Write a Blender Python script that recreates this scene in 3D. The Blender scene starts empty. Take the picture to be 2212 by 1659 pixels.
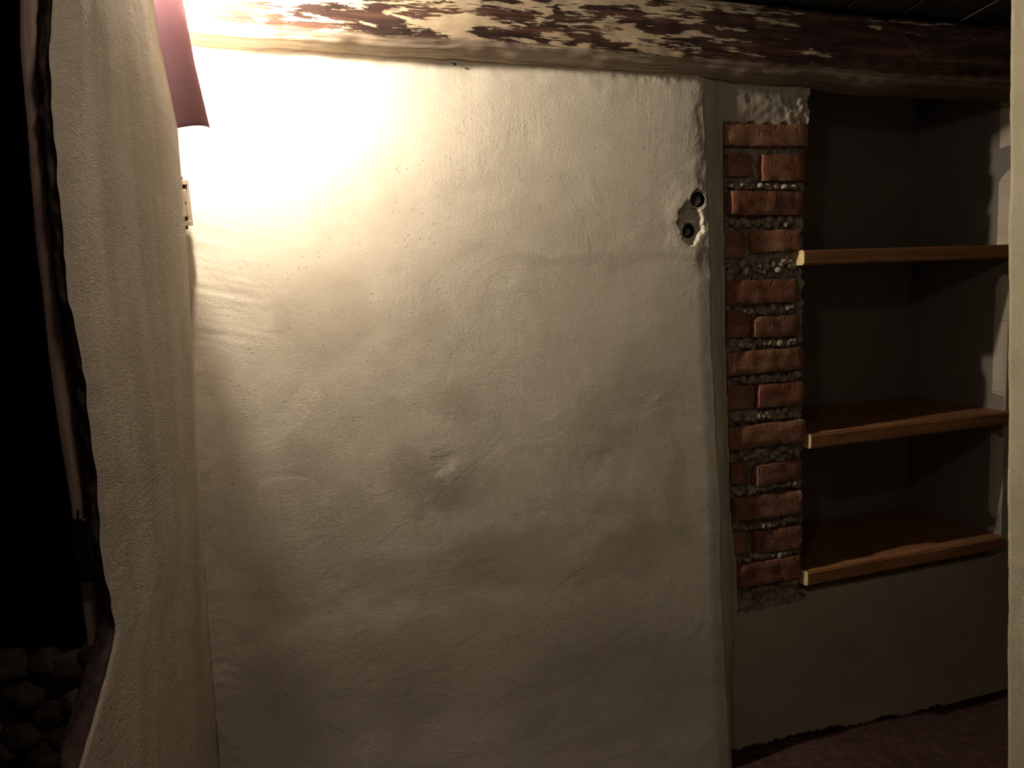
import bpy, bmesh, math, random
from mathutils import Vector, noise
import numpy as np

scene = bpy.context.scene
col = scene.collection
R = math.radians

# ------------------------------------------------------------------ camera
FPX, CX, CY = 1900.0, 1106.0, 829.5
PITCH, ROLL = R(7), R(2)
CAM = Vector((0, 0, 1.34))
Fv = Vector((0, math.cos(PITCH), -math.sin(PITCH)))
U0 = Vector((0, math.sin(PITCH), math.cos(PITCH)))
R0 = Vector((1, 0, 0))
Rv = math.cos(ROLL) * R0 - math.sin(ROLL) * U0
Uv = math.sin(ROLL) * R0 + math.cos(ROLL) * U0
cd = bpy.data.cameras.new('camera')
cd.sensor_width = 36.0
cd.lens = FPX * 36.0 / 2212.0
cd.clip_start = 0.02
cam = bpy.data.objects.new('camera', cd)
col.objects.link(cam)
from mathutils import Matrix
m = Matrix((Rv, Uv, -Fv)).transposed().to_4x4()
m.translation = CAM
cam.matrix_world = m
scene.camera = cam

# ------------------------------------------------------------------ world, exposure
w = bpy.data.worlds.new('night')
w.use_nodes = True
w.node_tree.nodes['Background'].inputs[0].default_value = (0.9, 0.75, 0.6, 1)
w.node_tree.nodes['Background'].inputs[1].default_value = 0.0
scene.world = w
BULB_STRENGTH = 2500.0
BULB_COLOR = (1.0, 0.865, 0.67)
# added weak fill light, unseen above the frame; lifts the shadows
fl_ = bpy.data.lights.new('fill_light', 'POINT'); fl_.energy = 4.4; fl_.color = (1.0, 0.83, 0.66); fl_.shadow_soft_size = 0.05
flo = bpy.data.objects.new('fill_light', fl_); flo.location = (-0.08, 0.5, 1.86); col.objects.link(flo)
scene.view_settings.view_transform = 'Standard'
scene.view_settings.look = 'None'
scene.view_settings.gamma = 1.0
scene.view_settings.use_curve_mapping = False
scene.view_settings.exposure = 0.0
scene.cycles.use_denoising = True
scene.cycles.max_bounces = 8
scene.cycles.diffuse_bounces = 4
scene.cycles.use_adaptive_sampling = True
scene.cycles.adaptive_threshold = 0.05
scene.cycles.adaptive_min_samples = 16
scene.cycles.sample_clamp_indirect = 200.0

# ------------------------------------------------------------------ wall planes (measured from the photograph once)
def ray(px, py):
    return Fv + Rv * ((px - CX) / FPX) - Uv * ((py - CY) / FPX)

class Plane:
    def __init__(s, q, deg):
        a = R(deg)
        s.q = Vector((q[0], q[1], 0)); s.u = Vector((math.cos(a), math.sin(a), 0)); s.n = Vector((math.sin(a), -math.cos(a), 0))
    def p(s, t, z, off=0.0):
        v = s.q + s.u * t + s.n * off
        return Vector((v.x, v.y, z))
    def tz(s, px, py, off=0.0):
        d = ray(px, py); k = ((s.q + s.n * off - CAM).dot(s.n)) / d.dot(s.n); v = CAM + d * k
        return (v - s.q).dot(s.u), v.z

MAIN = Plane((0.5249, 2.2), 17.0)             # plastered back wall
SIDE = Plane((0.5249 - 0.2924 * 0.022, 2.2 + 0.9563 * 0.022), 20.5)          # wall with the brick pier and the niche, set back a little

# ------------------------------------------------------------------ helpers
def tag(o, label=None, cat=None, group=None, kind=None):
    if label: o['label'] = label
    if cat: o['category'] = cat
    if group: o['group'] = group
    if kind: o['kind'] = kind
    return o

def link(name, me, mat=None, parent=None, smooth=True):
    o = bpy.data.objects.new(name, me)
    col.objects.link(o)
    if mat: me.materials.append(mat)
    if parent: o.parent = parent
    if smooth and len(me.polygons):
        me.polygons.foreach_set('use_smooth', [True] * len(me.polygons))
    return o

def empty(name, loc):
    o = bpy.data.objects.new(name, None)
    col.objects.link(o); o.location = loc
    o.empty_display_size = 0.05
    return o

def setparent(o, p):
    o.parent = p
    o.matrix_parent_inverse = Matrix.Translation(-p.location)

def fbm(x, y, z=0.0, octs=4, gain=0.5):
    s = 0; a = 1.0; f = 1.0
    for _ in range(octs):
        s += a * noise.noise((x * f, y * f, z + f * 3.1)); a *= gain; f *= 2.03
    return s

def grid_mesh(name, us, vs, fn, keep=None, uvfn=None, attr=None):
    """fn(u,v)->Vector ; keep(u,v)->bool on the cell centre ; attr(u,v)->float"""
    nu, nv = len(us), len(vs)
    verts = []; uvs = []; av = []
    for v in vs:
        for u in us:
            verts.append(fn(u, v))
            uvs.append(uvfn(u, v) if uvfn else (u, v))
            if attr: av.append(attr(u, v))
    faces = []
    for j in range(nv - 1):
        for i in range(nu - 1):
            if keep and not keep((us[i] + us[i + 1]) / 2, (vs[j] + vs[j + 1]) / 2): continue
            a = j * nu + i
            faces.append((a, a + 1, a + nu + 1, a + nu))
    me = bpy.data.meshes.new(name)
    me.from_pydata(verts, [], faces)
    uvl = me.uv_layers.new(name='UVMap')
    li = np.zeros(len(me.loops), dtype=np.int32); me.loops.foreach_get('vertex_index', li)
    ua = np.array(uvs, dtype=np.float32)[li]
    uvl.data.foreach_set('uv', ua.ravel())
    if attr:
        at = me.attributes.new('dark_tint', 'FLOAT', 'POINT')
        at.data.foreach_set('value', np.array(av, dtype=np.float32))
    return me

def lin(a, b, n):
    return [a + (b - a) * i / (n - 1) for i in range(n)]

def interp(x, pts):
    if x <= pts[0][0]: return pts[0][1]
    for (x0, y0), (x1, y1) in zip(pts, pts[1:]):
        if x <= x1:
            k = (x - x0) / (x1 - x0)
            return y0 + (y1 - y0) * k
    return pts[-1][1]

def sstep(a, b, x):
    k = min(1, max(0, (x - a) / (b - a))); return k * k * (3 - 2 * k)

def box_bm(bm, c, size, rot=None):
    r = bmesh.ops.create_cube(bm, size=1.0)
    for v in r['verts']:
        p = Vector((v.co.x * size[0], v.co.y * size[1], v.co.z * size[2]))
        if rot: p = rot @ p
        v.co = p + Vector(c)
    return r['verts']

def bm_obj(name, bm, mat, parent=None, smooth=False, bevel=0.0, segs=2):
    if bevel:
        bmesh.ops.bevel(bm, geom=bm.edges[:], offset=bevel, segments=segs, affect='EDGES', profile=0.5)
    bmesh.ops.recalc_face_normals(bm, faces=bm.faces[:])
    me = bpy.data.meshes.new(name); bm.to_mesh(me); bm.free()
    return link(name, me, mat, parent, smooth)

# ------------------------------------------------------------------ materials
class N:
    def __init__(s, name):
        s.m = bpy.data.materials.new(name); s.m.use_nodes = True
        s.t = s.m.node_tree; s.t.nodes.clear()
        s.out = s.t.nodes.new('ShaderNodeOutputMaterial')
        s.b = s.t.nodes.new('ShaderNodeBsdfPrincipled')
        s.t.links.new(s.b.outputs[0], s.out.inputs[0])
        s.tc = s.t.nodes.new('ShaderNodeTexCoord')
    def l(s, a, b): s.t.links.new(a, b)
    def val(s, inp, v):
        if hasattr(v, 'is_linked') or isinstance(v, bpy.types.NodeSocket): s.l(v, inp)
        else: inp.default_value = v
    def map(s, src, scale=(1, 1, 1), rot=(0, 0, 0)):
        n = s.t.nodes.new('ShaderNodeMapping'); s.l(src, n.inputs[0])
        n.inputs['Scale'].default_value = scale; n.inputs['Rotation'].default_value = rot
        return n.outputs[0]
    def noise(s, vec, scale, detail=4, rough=0.55, dist=0.0):
        n = s.t.nodes.new('ShaderNodeTexNoise'); s.l(vec, n.inputs['Vector'])
        n.inputs['Scale'].default_value = scale; n.inputs['Detail'].default_value = detail
        n.inputs['Roughness'].default_value = rough; n.inputs['Distortion'].default_value = dist
        return n.outputs[0]
    def vor(s, vec, scale, feature='F1'):
        n = s.t.nodes.new('ShaderNodeTexVoronoi'); s.l(vec, n.inputs['Vector']); n.feature = feature
        n.inputs['Scale'].default_value = scale
        return n.outputs[0]
    def ramp(s, fac, stops, interp='LINEAR'):
        n = s.t.nodes.new('ShaderNodeValToRGB'); s.l(fac, n.inputs[0])
        n.color_ramp.interpolation = interp
        e = n.color_ramp.elements
        while len(e) < len(stops): e.new(0.5)
        for x, (p, c) in zip(e, stops):
            x.position = p
            x.color = (c, c, c, 1) if not isinstance(c, tuple) else (*c, 1)
        return n.outputs[0]
    def mix(s, fac, a, b, mode='MIX'):
        n = s.t.nodes.new('ShaderNodeMix'); n.data_type = 'RGBA'; n.blend_type = mode
        s.val(n.inputs[0], fac)
        for i, v in ((6, a), (7, b)):
            if isinstance(v, bpy.types.NodeSocket): s.l(v, n.inputs[i])
            else: n.inputs[i].default_value = (*v, 1)
        return n.outputs[2]
    def math(s, op, a, b=0.0, c=0.0):
        n = s.t.nodes.new('ShaderNodeMath'); n.operation = op
        s.val(n.inputs[0], a); s.val(n.inputs[1], b); s.val(n.inputs[2], c)
        return n.outputs[0]
    def bump(s, h, strength, dist, prev=None):
        n = s.t.nodes.new('ShaderNodeBump'); s.l(h, n.inputs['Height'])
        n.inputs['Strength'].default_value = strength; n.inputs['Distance'].default_value = dist
        if prev: s.l(prev, n.inputs['Normal'])
        return n.outputs[0]
    def attr(s, name):
        n = s.t.nodes.new('ShaderNodeAttribute'); n.attribute_name = name
        return n.outputs['Fac']
    def done(s, color, rough=0.9, normal=None, spec=0.2):
        s.val(s.b.inputs['Base Color'], color if isinstance(color, bpy.types.NodeSocket) else (*color, 1))
        s.val(s.b.inputs['Roughness'], rough)
        s.b.inputs['Specular IOR Level'].default_value = spec
        if normal: s.l(normal, s.b.inputs['Normal'])
        return s.m

def plaster(name, light=(0.72, 0.67, 0.575), dark=(0.52, 0.465, 0.385), streak=0.0, grain=1.0, rough=0.92, spec=0.15, dark_tint=True):
    n = N(name); uv = n.tc.outputs['UV']
    big = n.noise(uv, 3.2, 3, 0.55, 0.6)
    med = n.noise(uv, 14, 3, 0.6, 0.3)
    f = n.math('ADD', n.math('MULTIPLY', big, 0.6), n.math('MULTIPLY', med, 0.4))
    fac = n.ramp(f, [(0.36, 0.38), (0.60, 0.0)])
    c = n.mix(fac, light, dark)
    if streak:
        sv = n.noise(n.map(uv, (26, 1.6, 1)), 1.0, 5, 0.6, 0.4)
        c = n.mix(n.ramp(sv, [(0.42, streak), (0.62, 0.0)]), c, dark)
    if dark_tint:
        c = n.mix(n.attr('dark_tint'), c, (0.33, 0.285, 0.215))  # mixes towards a darker tone by the per-vertex value
    vd = n.vor(n.map(uv, (75, 75, 1)), 1.0)
    pit = n.ramp(vd, [(0.07, 1.0), (0.15, 0.0)])
    pit = n.math('MULTIPLY', pit, n.ramp(n.noise(uv, 22, 2), [(0.45, 0.0), (0.55, 1.0)]))
    c = n.mix(n.math('MULTIPLY', pit, 0.55), c, (0.27, 0.22, 0.16))
    lap = n.ramp(n.noise(uv, 4.5, 3, 0.5, 1.6), [(0.45, 0.0), (0.51, 1.0)])
    c = n.mix(n.math('MULTIPLY', lap, 0.10), c, dark)
    spk = n.ramp(n.noise(uv, 260, 2, 0.6), [(0.28, 0.35), (0.38, 0.0)])
    c = n.mix(spk, c, (0.30, 0.25, 0.18))
    # fine sand grain, trowel strokes
    g = n.noise(uv, 420, 1, 0.65)
    nb = n.bump(g, 0.36 * grain, 0.0018)
    nb = n.bump(n.noise(uv, 150, 2, 0.6), 0.25 * grain, 0.0022, nb)
    nb = n.bump(n.math('SUBTRACT', 1.0, pit), 0.5, 0.0015, nb)
    nb = n.bump(lap, 0.22 * grain, 0.0012, nb)
    st = n.noise(n.map(uv, (95, 9, 1), (0, 0, R(8))), 1.0, 3, 0.5, 0.2)
    msk = n.ramp(n.noise(uv, 4.0, 2), [(0.48, 0.0), (0.62, 1.0)])
    st = n.math('MULTIPLY', st, msk)
    nb = n.bump(st, 0.35 * grain, 0.0018, nb)
    st2 = n.noise(n.map(uv, (10, 110, 1), (0, 0, R(-12))), 1.0, 3, 0.5, 0.2)
    msk2 = n.ramp(n.noise(n.map(uv, (1, 1, 1), (0, 0, 1)), 5.0, 2), [(0.54, 0.0), (0.66, 1.0)])
    nb = n.bump(n.math('MULTIPLY', st2, msk2), 0.3 * grain, 0.0016, nb)
    return n.done(c, rough, nb, spec)

M = {}
M['plaster'] = plaster('whitewashed_plaster')
M['plaster_left'] = plaster('streaked_plaster', (0.84, 0.77, 0.67), (0.58, 0.51, 0.42), streak=0.5, grain=1.5, rough=0.8, spec=0.3)
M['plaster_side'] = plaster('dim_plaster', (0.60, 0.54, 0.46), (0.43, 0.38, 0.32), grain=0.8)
M['plaster_niche'] = plaster('niche_plaster', (0.25, 0.22, 0.195), (0.19, 0.165, 0.145), grain=0.7, dark_tint=False)
M['plaster_front'] = plaster('front_plaster', (0.66, 0.63, 0.59), (0.5, 0.47, 0.43), dark_tint=False)
M['plaster_post'] = plaster('post_plaster', (0.42, 0.40, 0.30), (0.31, 0.29, 0.21), grain=1.2, dark_tint=False)

def rubble_mat(name, a, b, c_):
    n = N(name); g = n.tc.outputs['Object']
    v = n.noise(g, 40, 6, 0.65, 0.4)
    c = n.ramp(v, [(0.3, a), (0.5, b), (0.72, c_)])
    nb = n.bump(n.noise(g, 190, 4, 0.7), 0.6, 0.004)
    return n.done(c, 0.95, nb, 0.15)
M['mortar'] = rubble_mat('crumbled_mortar', (0.15, 0.125, 0.10), (0.36, 0.31, 0.25), (0.62, 0.56, 0.46))
M['broken'] = rubble_mat('broken_plaster_edge', (0.05, 0.035, 0.035), (0.13, 0.085, 0.08), (0.22, 0.15, 0.13))
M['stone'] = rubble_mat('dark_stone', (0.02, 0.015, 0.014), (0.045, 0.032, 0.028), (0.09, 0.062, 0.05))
M['floor'] = rubble_mat('dark_floor', (0.045, 0.025, 0.022), (0.075, 0.04, 0.034), (0.12, 0.066, 0.056))

def brick_mat():
    n = N('old_brick'); g = n.tc.outputs['Object']
    oi = n.t.nodes.new('ShaderNodeObjectInfo'); rnd = oi.outputs['Random']
    base = n.ramp(rnd, [(0.0, (0.30, 0.125, 0.08)), (0.5, (0.34, 0.165, 0.105)), (1.0, (0.36, 0.195, 0.125))])
    v = n.noise(g, 30, 5, 0.6, 0.4)
    c = n.mix(n.ramp(v, [(0.38, 0.6), (0.6, 0.0)]), base, (0.17, 0.065, 0.04))
    sm = n.ramp(n.noise(g, 18, 6, 0.7, 0.8), [(0.50, 0.0), (0.66, 0.6)])
    c = n.mix(sm, c, (0.40, 0.30, 0.20))
    nb = n.bump(n.noise(g, 160, 4, 0.7), 0.5, 0.003)
    nb = n.bump(n.ramp(n.noise(g, 55, 2), [(0.3, 0.0), (0.42, 1.0)]), 0.5, 0.003, nb)
    return n.done(c, 0.93, nb, 0.12)
M['brick'] = brick_mat()

def wood_mat(name, a, b, c_, rough=0.5, scale=1.0):
    n = N(name); g = n.tc.outputs['UV']
    gr = n.noise(n.map(g, (3 * scale, 60 * scale, 1)), 1.0, 5, 0.6, 0.5)
    c = n.ramp(gr, [(0.3, a), (0.5, b), (0.7, c_)])
    kn = n.ramp(n.vor(n.map(g, (4.2, 16, 1)), 1.0), [(0.05, 0.75), (0.16, 0.0)])
    c = n.mix(kn, c, (0.12, 0.045, 0.02))
    nb = n.bump(gr, 0.25, 0.0012)
    return n.done(c, rough, nb, 0.4)
M['shelf'] = wood_mat('pine_board', (0.24, 0.105, 0.045), (0.33, 0.155, 0.068), (0.40, 0.20, 0.09), 0.45)
M['endgrain'] = wood_mat('pine_end_grain', (0.66, 0.50, 0.28), (0.74, 0.58, 0.34), (0.80, 0.64, 0.40), 0.7, 4)
M['darkwood'] = wood_mat('dark_timber', (0.24, 0.16, 0.14), (0.33, 0.23, 0.20), (0.42, 0.30, 0.26), 0.75)
M['plank'] = wood_mat('ceiling_board', (0.03, 0.02, 0.016), (0.05, 0.033, 0.026), (0.08, 0.05, 0.04), 0.8)

def beam_mat():
    n = N('peeling_beam'); uv = n.tc.outputs['UV']      # u along the beam (m), v round the profile (0 foot .. 1 top)
    sep = n.t.nodes.new('ShaderNodeSeparateXYZ'); n.l(uv, sep.inputs[0])
    u, v = sep.outputs[0], sep.outputs[1]
    grain = n.noise(n.map(uv, (5, 30, 1)), 1.0, 6, 0.65, 0.8)
    wood = n.ramp(grain, [(0.28, (0.045, 0.023, 0.018)), (0.48, (0.10, 0.05, 0.036)), (0.66, (0.17, 0.085, 0.055)), (0.8, (0.27, 0.145, 0.09))])
    wood = n.mix(n.ramp(n.noise(n.map(uv, (2.6, 7, 1)), 1.0, 4, 0.6, 0.6), [(0.44, 0.85), (0.60, 0.0)]), wood, (0.030, 0.017, 0.016))
    # flakes of limewash: stretched along the grain with stepped, torn borders
    fl = n.noise(n.map(uv, (6.5, 8.5, 1)), 1.0, 9, 0.60, 0.25)
    fl2 = n.noise(n.map(uv, (20, 70, 1)), 1.0, 4, 0.6, 0.2)
    f = n.math('ADD', n.math('MULTIPLY', fl, 0.8), n.math('MULTIPLY', fl2, 0.2))
    # less paint left towards the right end, more at the top
    thr = n.ramp(n.math('MULTIPLY_ADD', u, 0.4, 0.55), [(0.0, 0.505), (0.42, 0.485), (0.55, 0.535), (0.66, 0.60), (1.0, 0.66)])
    top = n.ramp(v, [(0.62, 0.0), (0.80, 0.06)])
    thr = n.math('SUBTRACT', thr, top)
    mask = n.math('MULTIPLY', n.math('SUBTRACT', f, thr), 60.0)
    mk = n.t.nodes.new('ShaderNodeClamp'); n.l(mask, mk.inputs[0]); mask = mk.outputs[0]
    paint = n.mix(n.ramp(n.noise(uv, 60, 3), [(0.35, 0.4), (0.6, 0.0)]), (0.64, 0.52, 0.37), (0.42, 0.32, 0.22))
    c = n.mix(mask, wood, paint)
    low = n.ramp(n.math('ADD', v, n.math('MULTIPLY', n.math('SUBTRACT', fl2, 0.5), 0.12)), [(0.235, 1.0), (0.275, 0.0)])
    dust = n.ramp(n.noise(n.map(uv, (4, 26, 1)), 1.0, 5, 0.6), [(0.35, (0.24, 0.185, 0.14)), (0.55, (0.42, 0.345, 0.275)), (0.7, (0.54, 0.46, 0.375))])
    c = n.mix(n.math('MULTIPLY', low, n.ramp(u, [(0.0, 0.95), (0.9, 0.45)])), c, dust)
    nb = n.bump(grain, 0.6, 0.004)
    nb = n.bump(mask, 0.7, 0.0022, nb)
    return n.done(c, 0.85, nb, 0.2)
M['beam'] = beam_mat()

def simple(name, c, rough=0.5, metal=0.0, spec=0.4):
    n = N(name); g = n.tc.outputs['Object']
    v = n.noise(g, 60, 4)
    cc = n.mix(n.ramp(v, [(0.35, 0.25), (0.6, 0.0)]), c, tuple(x * 0.6 for x in c))
    mm = n.done(cc, rough, None, spec); n.b.inputs['Metallic'].default_value = metal
    return mm
M['iron'] = simple('black_iron', (0.03, 0.03, 0.03), 0.35, 0.8)
M['glint'] = simple('worn_steel', (0.6, 0.58, 0.55), 0.25, 1.0)
M['plastic'] = simple('dusty_plastic', (0.34, 0.28, 0.22), 0.6)
M['pipe'] = simple('grey_pipe', (0.74, 0.70, 0.63), 0.5)
M['bore'] = simple('hole_shade_black', (0.012, 0.012, 0.012), 0.7, 0.0, 0.1)  # near-black colour paints in the shade inside the wall holes
M['dark'] = simple('dark_slot', (0.04, 0.03, 0.025), 0.8)
M['plate'] = simple('lamp_plate', (0.6, 0.5, 0.45), 0.5)

def shade_mat(name, diffuse, translucent, clear):
    n = N(name)
    tr = n.t.nodes.new('ShaderNodeBsdfTranslucent'); tr.inputs[0].default_value = (*translucent, 1)
    df = n.t.nodes.new('ShaderNodeBsdfDiffuse'); df.inputs[0].default_value = (*diffuse, 1)
    tp = n.t.nodes.new('ShaderNodeBsdfTransparent'); tp.inputs[0].default_value = (*clear, 1)
    a1 = n.t.nodes.new('ShaderNodeAddShader'); a2 = n.t.nodes.new('ShaderNodeAddShader')
    n.l(df.outputs[0], a1.inputs[0]); n.l(tr.outputs[0], a1.inputs[1])
    n.l(a1.outputs[0], a2.inputs[0]); n.l(tp.outputs[0], a2.inputs[1]); n.l(a2.outputs[0], n.out.inputs[0])
    n.t.nodes.remove(n.b)
    return n.m
M['shade'] = shade_mat('plum_glass', (0.15, 0.075, 0.092), (0.021, 0.0115, 0.0145), (0.001, 0.001, 0.001))
M['shade_bottom'] = shade_mat('tinted_glass', (0.15, 0.10, 0.10), (0.06, 0.04, 0.04), (0.56, 0.54, 0.53))
nb_ = N('bulb_glow')
em = nb_.t.nodes.new('ShaderNodeEmission'); em.inputs[0].default_value = (*BULB_COLOR, 1); em.inputs[1].default_value = BULB_STRENGTH
nb_.l(em.outputs[0], nb_.out.inputs[0]); M['bulb'] = nb_.m

# ================================================================== main wall (wall_back)
def zpts(plane, pts, off=0.0):
    return sorted((plane.tz(px, py, off)[1], plane.tz(px, py, off)[0]) for px, py in pts)
EDGE_PTS = zpts(MAIN, [(1530, 120), (1530, 200), (1545, 700), (1566, 1200), (1583, 1600), (1586, 1700)])
BEVEL_PTS = zpts(SIDE, [(1564, 120), (1566, 292), (1571, 700), (1582, 1100), (1597, 1240), (1602, 1700)])
BEAM_PTS = [MAIN.tz(*q) for q in ((560, 105), (600, 108), (1200, 144), (1534, 167), (1749, 181), (1886, 194), (2183, 207))]
BEAM_PTS = [(BEAM_PTS[0][0] - 0.5, BEAM_PTS[0][1] + 0.015)] + BEAM_PTS + [(BEAM_PTS[-1][0] + 0.7, BEAM_PTS[-1][1] - 0.02)]
zb = lambda t: interp(t, BEAM_PTS)
def main_edge(z):    # right arris, a little out of plumb
    return interp(z, EDGE_PTS) + 0.0035 * noise.noise((z * 22, 1.7, 0)) + 0.004 * noise.noise((z * 6, 4.7, 0))
def bevel_end(z):    # where the bevel meets the SIDE plane, as t on SIDE
    return interp(z, BEVEL_PTS) - 0.004

# (px, py, rx, ry, deg, strength) soft-edged darker patches on the plaster
DARK_PATCHES = [(705, 690, 120, 95, -20, .30), (610, 690, 26, 40, 0, .22), (900, 690, 60, 60, 0, .16),
          (1370, 870, 130, 70, -15, .28), (1300, 960, 90, 60, 20, .18), (930, 1065, 85, 75, 20, .34), (1010, 1050, 60, 45, 0, .26),
          (895, 1010, 40, 50, 0, .25), (720, 1090, 120, 100, 0, .30), (660, 980, 60, 40, 0, .25), (680, 1250, 130, 80, 0, .34), (960, 1230, 170, 60, 0, .34),
          (1180, 1200, 200, 60, 0, .36), (1340, 1130, 80, 60, 0, .30), (1400, 1190, 90, 45, -20, .34), (1470, 1060, 22, 110, -4, .26),
          (1050, 1420, 420, 120, 0, .30), (1350, 1480, 260, 120, 0, .30), (760, 1500, 240, 120, 0, .28), (1320, 560, 210, 14, 0, .24),
          (980, 870, 70, 35, 30, .22), (1480, 470, 36, 45, 0, .22), (1240, 1010, 90, 30, -30, .12)]
ST = []
for (px, py, rx, ry, dg, s_) in DARK_PATCHES:
    s_ = min(0.8, s_ * 1.15)
    t0, z0 = MAIN.tz(px, py); t1, _ = MAIN.tz(px + 10, py); _, z1 = MAIN.tz(px, py + 10)
    ST.append((t0, z0, rx * abs(t1 - t0) / 10, ry * abs(z1 - z0) / 10, R(-dg), s_))
LIGHTER = [(1205, 1050, 70, 55, -20), (870, 1125, 40, 40, 0), (950, 1140, 30, 50, 0), (1300, 1155, 60, 25, -25), (800, 1030, 30, 70, -20)]
LT = []
for (px, py, rx, ry, dg) in LIGHTER:
    t0, z0 = MAIN.tz(px, py); t1, _ = MAIN.tz(px + 10, py); _, z1 = MAIN.tz(px, py + 10)
    LT.append((t0, z0, rx * abs(t1 - t0) / 10, ry * abs(z1 - z0) / 10, R(-dg)))

def blob(t, z, t0, z0, rx, rz, a, soft=0.36):
    dx, dz = t - t0, z - z0
    if abs(dx) > 2.2 * max(rx, rz) or abs(dz) > 2.2 * max(rx, rz): return 0.0
    x = (dx * math.cos(a) + dz * math.sin(a)) / rx; y = (-dx * math.sin(a) + dz * math.cos(a)) / rz
    return 1.0 - sstep(1 - soft, 1 + soft, math.hypot(x, y))

def main_tint(t, z):
    wt = t + 0.035 * noise.noise((t * 9, z * 9, 3.3)) + 0.012 * noise.noise((t * 30, z * 30, 5.3))
    wz = z + 0.035 * noise.noise((t * 9, z * 9, 8.3)) + 0.012 * noise.noise((t * 30, z * 30, 1.3))
    s_ = 0.0
    for (t0, z0, rx, rz, a, k) in ST:
        s_ = s_ + (1 - s_) * k * blob(wt, wz, t0, z0, rx, rz, a)
    for (t0, z0, rx, rz, a) in LT:
        s_ *= 1 - 0.7 * blob(wt, wz, t0, z0, rx, rz, a)
    return s_ * 0.9

PIPE_T, PIPE_Z = MAIN.tz(1509, 431)
HOLE_T, HOLE_Z = MAIN.tz(1497, 497)
CHIP_T, CHIP_Z = MAIN.tz(955, 1000)
PK_T, PK_Z = MAIN.tz(1492, 480)
def main_relief(t, z):
    h = 0.0028 * noise.noise((t * 2.1, z * 2.1, 0.2)) + 0.0008 * noise.noise((t * 6.5, z * 6.5, 7.2)) + 0.00030 * fbm(t * 17, z * 17, 2.0, 3)
    h += 0.0004 * max(0, noise.noise((t * 14 + z * 6, z * 3.5, 9.0)))        # trowel ridges
    # chipped patch in the middle
    cx_ = t - CHIP_T + 0.006 * noise.noise((t * 60, z * 60, 0)); cz_ = z - CHIP_Z + 0.006 * noise.noise((t * 60, z * 60, 4))
    d = math.hypot(cx_ * 1.0, cz_ * 0.9)
    h -= 0.0014 * (1 - sstep(0.012, 0.034, d + 0.014 * noise.noise((t * 34, z * 34, 5))))
    h += 0.0016 * (1 - sstep(0.03, 0.11, d))
    # hand-daubed rim towards the beam
    k = sstep(1.70, 1.80, z)
    h += k * 0.0012 * noise.noise((t * 26, z * 26, 1.0))
    k = (1 - sstep(0.004, 0.03, abs(z - zb(t)))) * sstep(-0.75, -0.2, t)
    if k > 0: h += k * (0.0022 * fbm(t * 45, z * 45, 11.0, 3) + 0.001)
    # swollen plaster and broken pocket round the pipe
    wx = t - PK_T + 0.010 * noise.noise((t * 45, z * 45, 2)) + 0.004 * noise.noise((t * 140, z * 140, 2)); wz = z - PK_Z + 0.010 * noise.noise((t * 45, z * 45, 6)) + 0.004 * noise.noise((t * 140, z * 140, 6))
    dd = math.hypot(wx / 0.034, wz / 0.052)
    h += 0.004 * (1 - sstep(0.9, 2.6, dd)) * (0.8 + 0.3 * noise.noise((t * 30, z * 30, 3)))
    pk = 1 - sstep(0.75, 1.08, dd)
    h -= 0.026 * pk
    if pk > 0: h += pk * (0.006 * fbm(t * 60, z * 60, 8.0, 3) + 0.016 * math.exp(-((t - PK_T + 0.012 - 0.35 * (z - PK_Z)) / 0.008) ** 2) * sstep(-0.02, 0.01, z - PK_Z))
    dp = math.hypot(t - PIPE_T, z - PIPE_Z)
    h -= 0.17 * (1 - sstep(0.0200, 0.0222, dp))
    dh = math.hypot((t - HOLE_T) / 0.9 + 0.003 * noise.noise((z * 90, t * 90, 0)), z - HOLE_Z)
    h -= 0.17 * (1 - sstep(0.012, 0.019, dh))
    # crumbly zone along the arris and the left corner, combed strokes beside the corner
    ea = sstep(0.09, 0.01, main_edge(z) - t) * sstep(1.15, 1.45, z)
    if ea > 0: h += ea * 0.0022 * fbm(t * 24, z * 24, 13.0, 3)
    co = sstep(0.065, 0.03, t - T_L + 0.02 * noise.noise((z * 7, 3, 3))) * max(0, 0.5 + noise.noise((z * 5, 1, 8)))
    if co > 0: h += co * 0.0022 * fbm(t * 30, z * 22, 14.0, 4, 0.6)
    cb = sstep(0.20, 0.10, t - T_L) * sstep(1.16, 1.24, z) * sstep(1.50, 1.42, z)
    if cb > 0: h += cb * 0.0009 * noise.noise((t * 6, z * 75 + t * 18, 15.0))
    return h

def batter(z):                  # the lower wall leans back towards its foot
    return -0.05 * sstep(0.46, 0.05, z)
T_L = MAIN.tz(440, 800)[0] - 0.03
ts = lin(0.0, 0.86, 230) + lin(0.86, 1.0, 96)[1:]
zs = lin(0.0, 1.32, 300) + lin(1.32, 1.53, 110)[1:] + lin(1.53, 1.86, 80)[1:]
NB = 10
us = ts + [1.0 + (i + 1) / NB for i in range(NB)]
def main_fn(u, z):
    e = main_edge(z)
    if u <= 1.0:
        t = T_L + (e - T_L) * u
        h = main_relief(t, z)
        near = (e - t)
        h -= (0.006 + 0.005 * noise.noise((z * 34, 2.2, 0))) * (1 - sstep(0.0, 0.012, near)) + 0.004 * (1 - sstep(0.0, 0.05, near))   # worn arris
        return MAIN.p(t, z, h)
    k = u - 1.0
    a = MAIN.p(e, z, main_relief(e, z) - 0.010); b = SIDE.p(bevel_end(z) + 0.004, z, -0.010 + batter(z))
    v = a.lerp(b, k)
    bulge = 0.005 * math.sin(math.pi * k) + 0.003 * noise.noise((k * 2.5, z * 18, 3)) * math.sin(math.pi * k)
    return v + (MAIN.n * 0.6 + MAIN.u * 0.8) * bulge
def main_uv(u, z):
    e = main_edge(z)
    return (T_L + (e - T_L) * u if u <= 1 else e + (u - 1) * 0.08, z)
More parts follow.
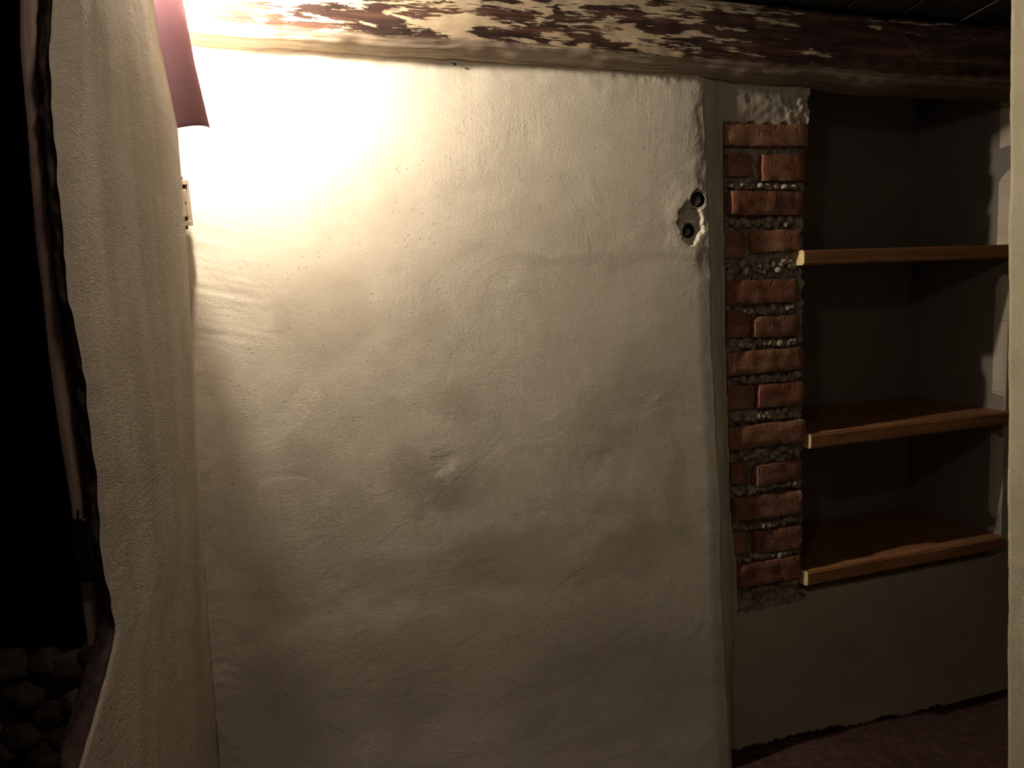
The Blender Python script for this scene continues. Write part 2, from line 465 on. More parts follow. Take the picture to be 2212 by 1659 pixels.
def main_attr(u, z):
    if u > 1: return 0.25 + 0.2 * noise.noise((u * 3, z * 9, 0))
    return main_tint(T_L + (main_edge(z) - T_L) * u, z)
me = grid_mesh('wall_back', us, zs, main_fn, uvfn=main_uv, attr=main_attr)
wall_back = tag(link('wall_back', me, M['plaster']), 'large hand-trowelled whitewashed plaster wall between the left wall and the brick pier', None, None, 'structure')

# ================================================================== wall_niche (SIDE plane)
T_OP = 0.286                    # left edge of the niche opening
Z_OP = 0.447                    # bottom of the niche
T_NR = 1.0
T_END = 1.42
def side_relief(t, z):
    h = 0.004 * noise.noise((t * 3, z * 3, 5.2)) + 0.0016 * fbm(t * 12, z * 12, 1.0, 3)
    k = sstep(1.67, 1.74, z) * (1 - sstep(T_OP, T_OP + 0.05, t))
    h += k * (0.005 * fbm(t * 14, z * 14, 7.0, 4) + 0.003)
    k2 = k * sstep(0.19, 0.25, t)
    h -= k2 * 0.016 * max(0, 0.2 + fbm(t * 34, z * 34, 2.0, 3))
    return h + batter(z)
def bz_bottom(t): return 0.418 + 0.008 * noise.noise((t * 34, 2, 0)) + 0.012 * sstep(0.10, 0.07, t)
def bz_top(t): return 1.700 + 0.010 * noise.noise((t * 40, 7, 0)) - 0.02 * sstep(0.16, 0.27, t) * 0
def bz_left(z): return bevel_end(z) - 0.002
def side_keep(t, z):
    if t < bevel_end(z) - 0.012: return False
    if t > T_OP + 0.002 and Z_OP < z and t < T_NR: return False
    if t <= T_OP + 0.004 and bz_bottom(t) < z < bz_top(t) and t > bz_left(z) + 0.002 * noise.noise((z * 50, 1, 3)): return False
    return True
tss = lin(0.01, 0.30, 90) + lin(0.30, T_END, 190)[1:]
zss = lin(-0.02, 0.38, 90) + lin(0.38, 0.47, 40)[1:] + lin(0.47, 1.62, 60)[1:] + lin(1.62, 1.86, 90)[1:]
lowrim = lambda t: 0.0 - 0.035 * sstep(0.2, 1.1, t) + 0.012 * noise.noise((t * 14, 0.3, 2)) + 0.006 * noise.noise((t * 45, 0.3, 9)) + 0.01
def side_fn(t, z):
    return SIDE.p(t, z, side_relief(t, z) + 0.004 * (1 - sstep(0.0, 0.05, z - lowrim(t))))
def side_keep2(t, z): return side_keep(t, z) and z > lowrim(t)
me = grid_mesh('wall_niche', tss, zss, side_fn, keep=side_keep2, attr=lambda t, z: 0.25 * max(0, noise.noise((t * 5, z * 9, 2))))
bm = bmesh.new(); bm.from_mesh(me)
loose = [v for v in bm.verts if not v.link_faces]
bmesh.ops.delete(bm, geom=loose, context='VERTS')
edges = [e for e in bm.edges if e.is_boundary]
r = bmesh.ops.extrude_edge_only(bm, edges=edges)
back = -SIDE.n * 0.045
for v in [x for x in r['geom'] if isinstance(x, bmesh.types.BMVert)]: v.co += back
bm.to_mesh(me); bm.free()
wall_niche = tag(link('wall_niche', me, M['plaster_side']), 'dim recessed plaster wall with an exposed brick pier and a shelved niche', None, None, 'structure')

# wall base behind the broken lower plaster rim
me = grid_mesh('wall_footing', lin(0.02, T_END, 90), lin(-0.12, 0.08, 14), lambda t, z: SIDE.p(t, z, -0.075 + 0.012 * fbm(t * 16, z * 16, 3.0, 3)))
link('wall_footing', me, M['stone'], wall_niche)

# mortar bed of the pier
def mortar_fn(t, z):
    h = -0.021 + 0.010 * fbm(t * 34, z * 46, 4.0, 4) + 0.006 * noise.noise((t * 90, z * 90, 2))
    return SIDE.p(t + 0.002 * noise.noise((z * 60, t * 20, 1)), z, h)
mortar = link('mortar', grid_mesh('mortar', lin(0.03, T_OP - 0.003, 90), lin(0.395, 1.735, 420), mortar_fn), M['mortar'], wall_niche)
# rough pieces of mortar squeezed out of the bed joints
JOINTS = [(1575, 1725, 397, 409), (1578, 1712, 468, 494), (1575, 1722, 552, 600), (1605, 1722, 656, 680), (1600, 1733, 731, 753), (1590, 1728, 808, 828),
          (1590, 1722, 884, 912), (1600, 1725, 966, 996), (1590, 1725, 1047, 1064), (1615, 1725, 1122, 1142), (1615, 1725, 1190, 1207), (1625, 1725, 1260, 1274)]
rnd = random.Random(5)
bmj = bmesh.new()
for (x0, x1, y0, y1) in JOINTS:
    xm, ym = (x0 + x1) / 2, (y0 + y1) / 2
    t0, _ = SIDE.tz(x0, ym); t1, _ = SIDE.tz(x1, ym); _, z0 = SIDE.tz(xm, y1); _, z1 = SIDE.tz(xm, y0)
    nlump = int((t1 - t0) / 0.0085)
    for i in range(nlump):
        if rnd.random() < 0.12: continue
        c = SIDE.p(t0 + (t1 - t0) * (i + rnd.random()) / nlump, z0 + (z1 - z0) * (0.25 + 0.5 * rnd.random()), -0.013 + 0.010 * rnd.random())
        rr = bmesh.ops.create_icosphere(bmj, subdivisions=2, radius=1.0)
        sx, sy, sz = rnd.uniform(.006, .014), rnd.uniform(.006, .012), min((z1 - z0) * 0.5, rnd.uniform(.006, .013))
        for v in rr['verts']:
            p = v.co.copy()
            p = p * (1 + 0.35 * noise.noise(p * 1.7 + c * 90))
            v.co = c + SIDE.u * p.x * sx + SIDE.n * p.y * sy + Vector((0, 0, p.z * sz))
lumps = bm_obj('mortar_lumps', bmj, M['mortar'], wall_niche, smooth=True); lumps['kind'] = 'stuff'

BRICKS = [(1566, 1743, 268, 316), (1575, 1625, 331, 381), (1648, 1737, 334, 391), (1576, 1734, 413, 465), (1568, 1610, 500, 557), (1625, 1727, 496, 543),
          (1570, 1720, 604, 654), (1575, 1624, 669, 729), (1629, 1727, 682, 727), (1572, 1734, 755, 804), (1576, 1630, 833, 883), (1637, 1734, 828, 877),
          (1576, 1734, 915, 962), (1581, 1616, 1001, 1045), (1633, 1732, 999, 1043), (1588, 1727, 1068, 1117), (1583, 1613, 1150, 1195), (1633, 1727, 1142, 1190), (1594, 1727, 1209, 1257)]
rnd = random.Random(11)
for bi, (x0, x1, y0, y1) in enumerate(BRICKS):
    xm, ym = (x0 + x1) / 2, (y0 + y1) / 2
    t0, _ = SIDE.tz(x0, ym); t1, _ = SIDE.tz(x1, ym); _, z0 = SIDE.tz(xm, y1); _, z1 = SIDE.tz(xm, y0)
    W, H, D = t1 - t0, z1 - z0, 0.075
    face = 0.007 + rnd.uniform(-0.003, 0.004)
    if x1 < 1640: face -= 0.008
    tilt = rnd.uniform(-0.006, 0.006); rollb = rnd.uniform(-0.018, 0.018)
    nx, nz = max(6, int(W / 0.011)), 6
    bm = bmesh.new()
    seed = bi * 7.3
    def bp(i, k, depth):
        x = -W / 2 + W * i / nx; z = -H / 2 + H * k / nz
        ex = min(i, nx - i) == 0; ez = min(k, nz - k) == 0
        x += 0.0028 * noise.noise((x * 60, z * 60, seed)); z += 0.0028 * noise.noise((x * 50, z * 60, seed + 4))
        y = 0.0035 * noise.noise((x * 28, z * 28, seed + 8))
        if depth == 0:
            if ex or ez: y -= 0.0022 + 0.003 * noise.noise((x * 90, z * 90, seed))
            if ex: x *= 0.993
            if ez: z *= 0.98 + 0.03 * noise.noise((x * 70, z * 70, seed + 2))
            if ex and ez: y -= 0.004 + 0.008 * max(0, noise.noise((i, k, seed)))
        else: y = -depth
        t = t0 + W / 2 + x * math.cos(rollb) - z * math.sin(rollb); zz = z0 + H / 2 + z * math.cos(rollb) + x * math.sin(rollb)
        return SIDE.p(t, zz, face + y + tilt * x / W * 2 * (0 if depth else 1))
    V0 = [[bm.verts.new(bp(i, k, 0)) for i in range(nx + 1)] for k in range(nz + 1)]
    ring = [(i, 0) for i in range(nx + 1)] + [(nx, k) for k in range(1, nz + 1)] + [(i, nz) for i in range(nx - 1, -1, -1)] + [(0, k) for k in range(nz - 1, 0, -1)]
    for k in range(nz):
        for i in range(nx): bm.faces.new((V0[k][i], V0[k][i + 1], V0[k + 1][i + 1], V0[k + 1][i]))
    mid = [bm.verts.new(bp(i, k, 0.012)) for (i, k) in ring]
    bk = [bm.verts.new(bp(i, k, D)) for (i, k) in ring]
    fr = [V0[k][i] for (i, k) in ring]
    L = len(ring)
    for a in range(L):
        b = (a + 1) % L
        bm.faces.new((fr[b], fr[a], mid[a], mid[b])); bm.faces.new((mid[b], mid[a], bk[a], bk[b]))
    bm.faces.new(bk)
    cen = SIDE.p((t0 + t1) / 2, (z0 + z1) / 2, face)
    bmesh.ops.translate(bm, verts=bm.verts[:], vec=-cen)
    o = bm_obj('brick', bm, M['brick'], wall_niche, smooth=True)
    o.data.set_sharp_from_angle(angle=R(38))
    o.location = cen

# niche interior: back, sides and floor slab
def niche_depth():
    best = None
    for i in range(200, 700):
        D = i / 1000; p = SIDE.p(T_NR, 1.1, -D); v = p - CAM
        px = CX + FPX * v.dot(Rv) / v.dot(Fv)
        if best is None or abs(px - 1965) < best[0]: best = (abs(px - 1965), D)
    return best[1]
ND = niche_depth()
nr = lambda a, b, s_: 0.004 * fbm(a * 5, b * 5, s_, 3)
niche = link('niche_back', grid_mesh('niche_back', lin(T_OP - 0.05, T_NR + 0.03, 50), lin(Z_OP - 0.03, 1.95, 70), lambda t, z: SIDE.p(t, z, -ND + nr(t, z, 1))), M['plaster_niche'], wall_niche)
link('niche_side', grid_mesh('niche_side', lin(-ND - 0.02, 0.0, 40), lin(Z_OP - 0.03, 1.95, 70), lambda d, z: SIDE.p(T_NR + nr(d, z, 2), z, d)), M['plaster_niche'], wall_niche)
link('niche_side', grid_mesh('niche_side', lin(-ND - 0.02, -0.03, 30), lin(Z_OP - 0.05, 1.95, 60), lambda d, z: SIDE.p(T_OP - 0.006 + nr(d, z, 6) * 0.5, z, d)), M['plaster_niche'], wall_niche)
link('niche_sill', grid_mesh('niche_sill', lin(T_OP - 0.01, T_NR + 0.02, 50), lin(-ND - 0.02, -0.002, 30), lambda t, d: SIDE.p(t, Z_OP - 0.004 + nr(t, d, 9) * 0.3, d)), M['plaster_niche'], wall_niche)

# ================================================================== wall_left
YA, YB = 0.92, 1.49
def zx(pts, Y):
    out = []
    for px, py in pts:
        d = ray(px, py); v = CAM + d * (Y / d.y); out.append((v.z, v.x))
    return sorted(out)
ZA = zx([(125, -120), (125, 0), (120, 200), (150, 600), (185, 800), (205, 950), (220, 1100), (235, 1250), (250, 1340), (258, 1400)], YA)
YAZ = [(z, YA) for z, x in ZA]
ZB = zx([(322, -80), (333, 0), (350, 100), (385, 270), (403, 500), (422, 800), (438, 1100), (448, 1500), (455, 2000)], YB)
# the foot of the wall runs on towards the room in the same plane
X0 = ZA[0][1]
G = (interp(ZA[0][0], ZB) - X0) / (YB - YA)
for px, py in ((250, 1440), (235, 1470), (195, 1550), (170, 1620), (160, 1720), (150, 2000), (145, 2400)):
    d = ray(px, py); mm = d.x / d.y
    Y = (X0 - G * YA) / (mm - G); z = CAM.z + d.z * Y / d.y
    ZA.append((z, mm * Y)); YAZ.append((z, Y))
ZA.sort(); YAZ.sort()
def smooth(z, pts): return sum(interp(z + dz, pts) for dz in (-0.03, -0.018, -0.006, 0.006, 0.018, 0.03)) / 6
def left_xy(s, z):              # s: 0 near arris .. 1 limb .. 2 corner with the back wall
    A = Vector((smooth(z, ZA), smooth(z, YAZ))); B = Vector((interp(z, ZB), YB)); Cc = MAIN.p(T_L, 0); Cc = Vector((Cc.x, Cc.y))
    if s < 0.8: p = A.lerp(B, s)
    elif s > 1.25: p = B.lerp(Cc, s - 1)
    else:
        k = (s - 0.8) / 0.45
        P0 = A.lerp(B, 0.8); P2 = B.lerp(Cc, 0.25)
        p = P0 * (1 - k) ** 2 + B * 2 * k * (1 - k) + P2 * k ** 2
        p = p.lerp(B, 0.35 * math.sin(math.pi * k))
    return p
def left_fn(s, z):
    p = left_xy(s, z)
    h = 0.004 * noise.noise((s * 1.5, z * 2.0, 3.0)) + 0.0008 * noise.noise((s * 7, z * 1.6, 5.0)) + 0.0004 * fbm(s * 9, z * 9, 1.0, 3)
    h += 0.0004 * noise.noise((s * 16, z * 1.2, 8.0))
    if s > 1.55: h += 0.003 * sstep(1.55, 1.9, s) * noise.noise((s * 20, z * 26, 6.0))
    if s < 0.03: h -= 0.003 * (1 - sstep(0.0, 0.03, s))
    x = p.x + h; y = p.y - h * 0.2
    if s < 0.3:
        e = 0.0035 * noise.noise((z * 9, 0.5, 2)) + 0.0016 * noise.noise((z * 50, 1.5, 2))
        ke = (1 - s / 0.3) ** 3; y += e * ke; x += 0.8 * e * ke
    return Vector((x, y, z))
ss = lin(0, 0.3, 40) + lin(0.3, 2.0, 170)[1:]
zl = lin(0.0, 0.55, 30) + lin(0.55, 1.95, 330)[1:]
def left_attr(s, z):
    a = 0.35 * max(0, noise.noise((s * 5, z * 1.3, 4))) + 0.18 * sstep(0.12, 0.0, s)
    a += 0.25 * sstep(0.95, 0.6, z) * (0.5 + 0.5 * noise.noise((s * 4, z * 5, 7)))
    return min(0.8, a)
me = grid_mesh('wall_left', ss, zl, left_fn, uvfn=lambda s, z: (s * 0.3, z), attr=left_attr)
wall_left = tag(link('wall_left', me, M['plaster_left']), 'streaky plaster wall end left of the pink lamp, its foot flaring out', None, None, 'structure')
# torn end of the left wall towards the doorway
def end_fn(k, z):
    a = left_fn(0.0, z)
    if k < 1e-6: return a
    rough = 0.006 * fbm(k * 4, z * 26, 4.0, 3) + 0.004 * noise.noise((k * 8, z * 60, 2))
    rough *= 0.6
    return a + Vector((-0.017 * min(1, k * 1.6) - 0.03 * k * k - 0.01 * k + 0.4 * rough * k, 0.006 + 0.09 * k * k + rough, 0))
link('plaster_edge', grid_mesh('plaster_edge', lin(0, 1, 14), zl, end_fn), M['broken'], wall_left)

# ================================================================== beam
rb = random.Random(3)
PROF = [(-0.05, -0.004, 0.0), (-0.004, -0.002, 0.02), (0.020, 0.002, 0.10), (0.046, 0.010, 0.18), (0.062, 0.024, 0.25), (0.072, 0.048, 0.36), (0.077, 0.080, 0.50), (0.076, 0.110, 0.64), (0.068, 0.140, 0.78), (0.050, 0.160, 0.90), (0.02, 0.172, 0.96), (-0.10, 0.176, 1.0)]
prof = []
for (a, b) in zip(PROF, PROF[1:]):
    for i in range(4):
        k = i / 4; prof.append(tuple(a[j] + (b[j] - a[j]) * k for j in range(3)))
prof.append(PROF[-1])
def beam_fn(u, j):
    o_, h, v = prof[int(j)]
    n1 = 0.006 * noise.noise((u * 2.2, v * 4, 1)) + 0.0035 * noise.noise((u * 7, v * 16, 3)) + 0.002 * noise.noise((u * 26, v * 30, 6))
    zz = zb(u) + h * (1.0 + 0.10 * sstep(0.0, -1.2, u)) + 0.004 * noise.noise((u * 5, v * 2, 9)) + 0.003 * noise.noise((u * 24, 0.3, v * 3)) * (v < 0.2)
    return MAIN.p(u, zz, o_ + n1)
me = grid_mesh('ceiling_beam', lin(-1.42, 1.55, 420), list(range(len(prof))), beam_fn, uvfn=lambda u, j: (u, prof[int(j)][2]))
beam = tag(link('ceiling_beam', me, M['beam']), 'old hewn timber beam with peeling limewash along the top of the plaster wall', 'beam')
beam['kind'] = 'structure'
del beam['category']

# ceiling boards above the beam
ceiling = empty('ceiling', (0, 1.2, 1.985)); tag(ceiling, 'dark timber board ceiling above the peeling beam', None, None, 'structure')
x = -1.6
rb = random.Random(8)
while x < 2.4:
    wd = rb.uniform(0.15, 0.2)
    bm = bmesh.new()
    box_bm(bm, (0, 0, 0), (wd - 0.012, 3.6, 0.028))
    uvl = bm.loops.layers.uv.new('UVMap')
    for f_ in bm.faces:
        for lp in f_.loops: lp[uvl].uv = (lp.vert.co.y, lp.vert.co.x + x)
    o = bm_obj('board', bm, M['plank'], None, bevel=0.0)
    o.parent = ceiling
    o.location = (x + wd / 2, 0.0, 0.018 + rb.uniform(-0.004, 0.004))
    x += wd
# second, darker joist above right
# ================================================================== wall_right (pier close to the camera)
ZP = [(0.0, 0.888), (0.42, 0.878), (0.987, 0.859), (1.385, 0.847), (1.759, 0.838), (2.0, 0.832)]
def right_fn(s, z):
    e = interp(z, ZP) + 0.0016 * noise.noise((z * 7, 3, 1)) + 0.0008 * noise.noise((z * 60, 3, 1))
    h = 0.0014 * fbm(s * 9, z * 9, 3.0, 3)
    if s < 0:                    # far face, hidden side
        return Vector((e - s * 0.95, 1.5 - s * 0.35, z))
    return Vector((e + 0.30 * s + h - 0.004 * 0, 1.5 - 0.55 * s, z))
me = grid_mesh('wall_right', lin(-1, 0, 12) + lin(0, 1, 90)[1:], lin(0, 1.985, 260), right_fn, uvfn=lambda s, z: (s * 0.6, z))
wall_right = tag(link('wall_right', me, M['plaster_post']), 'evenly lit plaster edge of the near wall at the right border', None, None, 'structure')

# ================================================================== floor
def floor_fn(x, y): return Vector((x, y, 0.004 - 0.034 * sstep(0.7, 1.4, x) + 0.008 * fbm(x * 5, y * 5, 2.0, 4)))
me = grid_mesh('floor', lin(-1.8, 2.6, 150), lin(-0.8, 3.4, 140), floor_fn)
tag(link('floor', me, M['floor']), 'dark reddish uneven floor at the foot of the niche wall', None, None, 'structure')

# the unseen sides of the room, behind the camera
me = grid_mesh('wall_front', lin(-1.9, 2.4, 40), lin(0, 2.0, 30), lambda x, z: Vector((x, -0.9 + 0.008 * fbm(x * 3, z * 3, 1), z)))
tag(link('wall_front', me, M['plaster_front']), 'plaster wall of the room opposite the peeling beam', None, None, 'structure')

# ================================================================== doorway at the far left
door = empty('door_1', (-0.57, 1.09, 0.0)); tag(door, 'dark doorway at the left border with a worn timber post', None, None, 'structure')
YD = 0.965
XL = zx([(38, -60), (40, 100), (62, 400), (110, 850), (150, 1100), (185, 1400), (215, 1700)], YD)
XR = zx([(73, -60), (75, 100), (100, 400), (140, 850), (175, 1100), (210, 1400), (240, 1700)], YD)
def post_fn(k, z):
    xl, xr = interp(z, XL), interp(z, XR) + 0.002
    pts = [Vector((xl, YD + 0.09, z)), Vector((xl, YD + 0.004, z)), Vector((xl + 0.003, YD, z)), Vector((xr - 0.003, YD, z)), Vector((xr, YD + 0.004, z)), Vector((xr, YD + 0.09, z))]
    p = pts[int(k)].copy()
    p.x += 0.0025 * noise.noise((z * 9, k, 1)); p.y += 0.003 * noise.noise((z * 12, k * 2, 5))
    return p
me = grid_mesh('door_post', list(range(6)), lin(0.0, 1.98, 120), post_fn, uvfn=lambda k, z: (z, k * 0.02))
post = link('door_post', me, M['darkwood']); setparent(post, door)
_d = ray(187, 1185); LK = CAM + _d * ((YD - 0.006) / _d.y)
bm = bmesh.new(); box_bm(bm, LK, (0.019, 0.022, 0.072))
lk = bm_obj('latch_keeper', bm, M['iron'], None, bevel=0.002); setparent(lk, door)
bm = bmesh.new()
bmesh.ops.create_cone(bm, cap_ends=True, segments=14, radius1=0.0055, radius2=0.0045, depth=0.010, matrix=Matrix.Translation(LK + Vector((-0.001, -0.002, 0.040))))
pin = bm_obj('latch_pin', bm, M['glint'], None, smooth=False); setparent(pin, door); pin['label'] = 'shiny steel pin top'

# far wall of the dark room beyond the doorway
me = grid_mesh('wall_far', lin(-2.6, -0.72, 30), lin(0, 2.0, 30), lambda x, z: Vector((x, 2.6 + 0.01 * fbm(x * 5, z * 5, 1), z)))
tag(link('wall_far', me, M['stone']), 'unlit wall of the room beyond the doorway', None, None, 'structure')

# rough masonry stub under the doorway edge
stub = empty('wall_stub', (-0.62, 1.10, 0.0)); tag(stub, 'rough dark masonry beside the flared foot of the left wall', None, None, 'structure')
YS = YA + 0.045
def stub_fn(k, z):
    x = X0 + (YS - YA) * G - 0.32 + 0.30 * k
    return Vector((x, YS + 0.022 * fbm(x * 18, z * 18, 2, 4) + 0.02 * (1 - k), z))
me = grid_mesh('core', lin(0, 1, 40), lin(0.0, 0.93, 60), stub_fn)
o = link('core', me, M['broken']); setparent(o, stub)
for i, (px, py, sr) in enumerate([(150, 1590, .022), (105, 1630, .026), (60, 1585, .027), (165, 1520, .019), (110, 1540, .021), (200, 1480, .016), (150, 1450, .022), (60, 1500, .026), (205, 1410, .017), (20, 1620, .024), (100, 1430, .021), (20, 1440, .024)]):
    d = ray(px, py); c = CAM + d * ((YS + 0.004) / d.y)
    bm = bmesh.new(); bmesh.ops.create_icosphere(bm, subdivisions=3, radius=sr)
    for v in bm.verts:
        d = v.co.normalized(); v.co *= 1 + 0.28 * noise.noise(d * 1.6 + Vector((i * 5, 0, 0))) + 0.10 * noise.noise(d * 4 + Vector((i, 3, 0)))
        v.co.y *= 0.75; v.co.z *= 0.8
    o = bm_obj('stone', bm, M['stone'], None, smooth=True); o.location = c; setparent(o, stub)

# ================================================================== shelves
SH = [('uppermost pine shelf board in the niche, level with the eye', (1738, 540), 0.0385, 1.382 - 0.0),
      ('middle pine shelf board in the niche', (1753, 939), 0.0385, None),
      ('lowest pine shelf board resting on the niche sill', (1746, 1237), 0.0385, None)]
def make_shelf(label, px, py, thick):
    off = 0.024
    t0, ztop = SIDE.tz(px, py, off)
    length = T_NR - 0.004 - t0; depth = ND - 0.012 + off
    cen = SIDE.p(t0 + length / 2, ztop - thick / 2, off - depth / 2)
    rot = Matrix(((SIDE.u.x, -SIDE.n.x, 0), (SIDE.u.y, -SIDE.n.y, 0), (0, 0, 1)))
    root = empty('shelf', SIDE.p(t0 + length / 2, ztop - thick, off - depth / 2))
    tag(root, label, 'shelf', 'pine shelves in the niche')
    bm = bmesh.new()
    vs_ = box_bm(bm, (0, 0, 0), (length - 0.003, depth, thick))
    bmesh.ops.bevel(bm, geom=[e for e in bm.edges if abs(e.verts[0].co.x - e.verts[1].co.x) > 0.1], offset=0.004, segments=3, affect='EDGES')
    uvl = bm.loops.layers.uv.new('UVMap')
    for f_ in bm.faces:
        for lp in f_.loops: lp[uvl].uv = (lp.vert.co.x + px * 0.7, lp.vert.co.z + lp.vert.co.y + 0.5)
    o = bm_obj('board', bm, M['shelf'], root); o.matrix_local = Matrix.Translation((0, 0, thick / 2)) @ rot.to_4x4()
    # pale sawn end
    bm = bmesh.new()
    vs_ = box_bm(bm, (0, 0, 0), (0.003, depth, thick))
    bmesh.ops.bevel(bm, geom=[e for e in bm.edges if abs(e.verts[0].co.x - e.verts[1].co.x) > 0.001], offset=0.004, segments=3, affect='EDGES')
    uvl = bm.loops.layers.uv.new('UVMap')
    for f_ in bm.faces:
        for lp in f_.loops: lp[uvl].uv = (lp.vert.co.y, lp.vert.co.z)
    e = bm_obj('sawn_end', bm, M['endgrain'], root); e['label'] = 'pale sawn end'
    e.matrix_local = Matrix.Translation(Vector((0, 0, thick / 2)) - SIDE.u * (length / 2)) @ rot.to_4x4()
    return root
for (lab, (px, py), th, _) in SH: make_shelf(lab, px, py, th)

# ================================================================== pipe stub in the back wall
def tube(name, p0, axis, r_out, r_in, length, mat, parent, seg=28, bore=None):
    a = axis.normalized(); s1 = a.cross(Vector((0, 0, 1))).normalized(); s2 = a.cross(s1)
    bm = bmesh.new(); rings = []
    for (rr, k) in ((r_out, 0), (r_out, length), (r_out - 0.0006, length + 0.0008), (r_in + 0.0006, length + 0.0008), (r_in, length), (r_in, 0)):
        rings.append([bm.verts.new(p0 + a * k + (s1 * math.cos(2 * math.pi * i / seg) + s2 * math.sin(2 * math.pi * i / seg)) * (rr + 0.0004 * noise.noise((i * .7, k * 50, 1)))) for i in range(seg)])
    for ri, (A, B) in enumerate(zip(rings, rings[1:] + rings[:1])):
        for i in range(seg):
            f = bm.faces.new((A[i], A[(i + 1) % seg], B[(i + 1) % seg], B[i]))
            if bore and ri >= 4: f.material_index = 1
    o = bm_obj(name, bm, mat, parent, smooth=True)
    if bore: o.data.materials.append(bore)
    return o
ax = (MAIN.n - MAIN.u * 0.12 + Vector((0, 0, -0.02))).normalized()
pp = MAIN.p(PIPE_T, PIPE_Z, -0.004)
proot = empty('wall_tube', pp - ax * 0.12)
tag(proot, 'upper conduit pipe end with a pale rim in the broken plaster beside the brick pier', 'pipe')
o = tube('sleeve', pp - ax * 0.12, ax, 0.0214, 0.0190, 0.120, M['pipe'], None, bore=M['bore']); setparent(o, proot)  # inner faces carry the bore's shade as colour

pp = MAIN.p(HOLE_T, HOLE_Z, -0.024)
proot = empty('wall_tube', pp - ax * 0.11)
tag(proot, 'black tube added as the shade of the lower hole in the broken plaster pocket under the pale pipe', 'pipe')
o = tube('sleeve', pp - ax * 0.11, ax, 0.0160, 0.0140, 0.110, M['bore'], None); setparent(o, proot)  # added tube, its black stands for the shade in the hole

# ================================================================== electrical fitting on the left wall
def left_frame(y, z):
    # s for a given depth on the B-C face
    lo, hi = 1.25, 2.0
    for _ in range(30):
        mid = (lo + hi) / 2
        if left_xy(mid, z).y < y: lo = mid
        else: hi = mid
    p = left_xy(lo, z); q = left_xy(lo + 0.02, z)
    u = Vector((q.x - p.x, q.y - p.y, 0)).normalized(); nn = Vector((u.y, -u.x, 0))
    return Vector((p.x, p.y, z)), u, nn
p, u_, n_ = left_frame(1.765, 1.505)
sroot = empty('socket_outlet', p); tag(sroot, 'small dusty socket outlet crookedly set in the left wall below the pink lamp', 'socket')
p = p + n_ * 0.016
rotm = Matrix((u_, n_, Vector((0, 0, 1)))).transposed().to_3x3() @ Matrix.Rotation(R(24), 3, 'Z') @ Matrix.Rotation(R(-5), 3, 'Y')
def sbox(name, c, size, mat, bev=0.0015):
    bm = bmesh.new(); box_bm(bm, (0, 0, 0), size)
    o = bm_obj(name, bm, mat, sroot, bevel=bev)
    o.matrix_local = Matrix.Translation(rotm @ Vector(c)) @ rotm.to_4x4()
    return o
sbox('back_box', (0, -0.004, 0), (0.074, 0.016, 0.104), M['dark'])
fr = [((-0.036, 0.006, 0), (0.010, 0.014, 0.086)), ((0.036, 0.006, 0), (0.010, 0.014, 0.086)), ((0, 0.006, 0.040), (0.082, 0.014, 0.010)), ((0, 0.006, -0.040), (0.082, 0.014, 0.010))]
for c, s_ in fr: sbox('frame_bar', c, s_, M['plastic'])
sbox('insert', (0.0, 0.008, 0.0), (0.046, 0.012, 0.054), M['plastic'], 0.003)
for dx in (-0.01, 0.01):
    sbox('pin_hole', (dx, 0.0142, 0.0), (0.005, 0.001, 0.005), M['dark'], 0.0)

# ================================================================== wall lamp
LZ0, LZ1 = 1.622, 1.965        # bottom and top of the shade
LY = 1.635
pw, lu, ln = left_frame(LY, 1.74)
lroot = empty('wall_lamp', pw); tag(lroot, 'plum pink curved wall lamp glowing white on the left wall under the beam', 'lamp')
def shade_pt(phi, z, shrink=0.0):
    zq = z - 0.016 * (1 - abs(math.sin(phi))) * (1 - sstep(LZ0, LZ0 + 0.10, z))
    k = (z - LZ0) / (LZ1 - LZ0)
    q, uu, nn = left_frame(LY, z)
    rx = interp(k, [(0.0, 0.062), (0.35, 0.052), (0.75, 0.044), (1.0, 0.040)]) - shrink
    ry = interp(k, [(0.0, 0.120), (1.0, 0.095)]) - shrink
    v = q + nn * (rx * math.sin(phi)) - uu * (ry * math.cos(phi)) + nn * 0.001
    v.z = zq
    return v
PH1 = R(82)
bm = bmesh.new()
nph, nz_ = 24, 24
ph0 = lambda k: interp(k / nz_, [(0.0, 0.0), (0.08, -0.12), (0.28, -0.5), (1.0, -0.5)])
A = [[bm.verts.new(shade_pt(ph0(k) + (PH1 - ph0(k)) * i / nph, LZ0 + (LZ1 - LZ0) * k / nz_)) for i in range(nph + 1)] for k in range(nz_ + 1)]
for k in range(nz_):
    for i in range(nph): bm.faces.new((A[k][i], A[k][i + 1], A[k + 1][i + 1], A[k + 1][i]))
sh = bm_obj('lamp_shade', bm, M['shade'], None, smooth=True); setparent(sh, lroot)
bm = bmesh.new()
vs_ = [bm.verts.new(shade_pt(math.pi * i / 36, LZ0 + 0.004)) for i in range(37)]
bm.faces.new(vs_)
r = bmesh.ops.extrude_face_region(bm, geom=bm.faces[:])
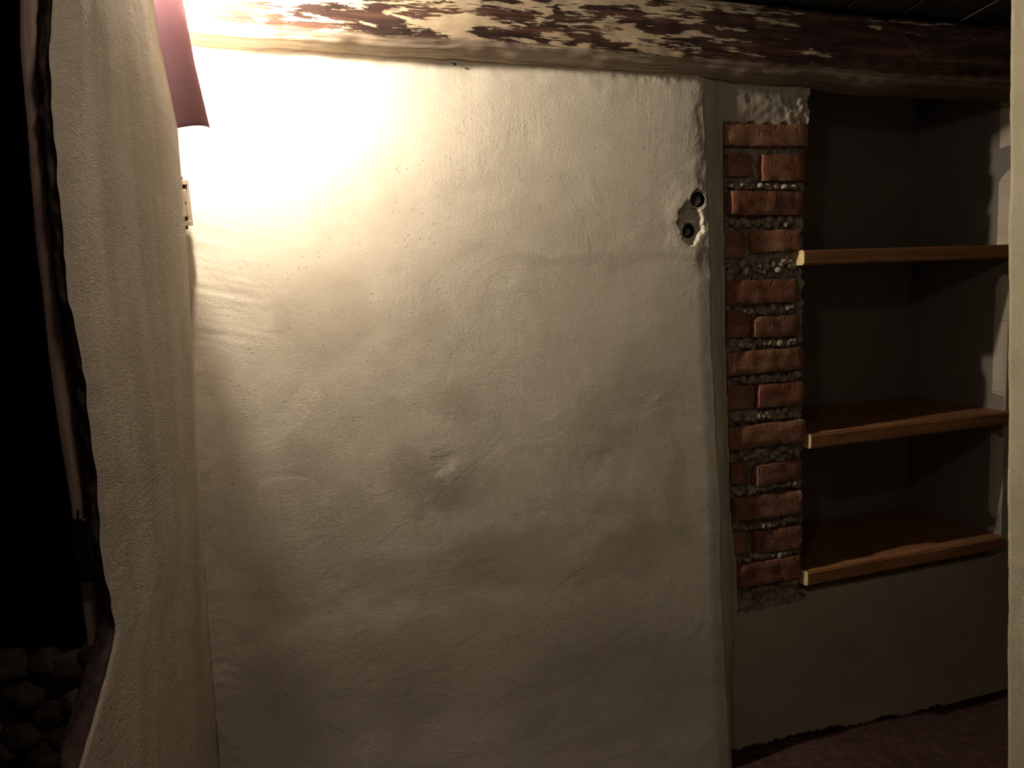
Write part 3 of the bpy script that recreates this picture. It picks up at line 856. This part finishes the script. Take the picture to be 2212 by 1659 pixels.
for v in [x for x in r['geom'] if isinstance(x, bmesh.types.BMVert)]: v.co.z -= 0.004
o = bm_obj('bottom_plate', bm, M['shade_bottom'], None); setparent(o, lroot)
q, uu, nn = left_frame(LY, 1.80)
bm = bmesh.new(); box_bm(bm, q + nn * 0.004, (0.007, 0.06, 0.09), Matrix((nn, uu, Vector((0, 0, 1)))).transposed().to_3x3())
o = bm_obj('mounting_plate', bm, M['plate'], None, bevel=0.001); setparent(o, lroot)
BZ = 1.915
q, uu, nn = left_frame(LY + 0.005, BZ)
bc = q + nn * 0.034
bm = bmesh.new(); bmesh.ops.create_uvsphere(bm, u_segments=24, v_segments=16, radius=0.021)
for v in bm.verts:
    if v.co.z > 0: v.co.z *= 1.5
o = bm_obj('bulb', bm, M['bulb'], None, smooth=True); o.location = bc; setparent(o, lroot)
bm = bmesh.new(); bmesh.ops.create_cone(bm, cap_ends=True, segments=20, radius1=0.014, radius2=0.016, depth=0.05, matrix=Matrix.Translation(bc + Vector((0, 0, 0.055))))
o = bm_obj('lamp_holder', bm, M['plate'], None, smooth=False); setparent(o, lroot)

# ================================================================== nail under the beam
nt, nz0 = MAIN.tz(979, 137)
nroot = empty('nail', MAIN.p(nt, nz0, 0.0)); tag(nroot, 'small dark nail sticking out of the plaster just under the beam', 'nail')
bm = bmesh.new()
ax = (MAIN.n + Vector((0, 0, -0.5)) + MAIN.u * 0.15).normalized()
qm = ax.to_track_quat('Z', 'Y').to_matrix().to_4x4()
bmesh.ops.create_cone(bm, cap_ends=True, segments=10, radius1=0.0012, radius2=0.0014, depth=0.018, matrix=Matrix.Translation(MAIN.p(nt, nz0, 0.002)) @ qm)
o = bm_obj('shank', bm, M['iron'], None); setparent(o, nroot)
bm = bmesh.new()
bmesh.ops.create_cone(bm, cap_ends=True, segments=12, radius1=0.0030, radius2=0.0026, depth=0.0016, matrix=Matrix.Translation(MAIN.p(nt, nz0, 0.002) + ax * 0.0095) @ qm)
o = bm_obj('head', bm, M['iron'], None); setparent(o, nroot)
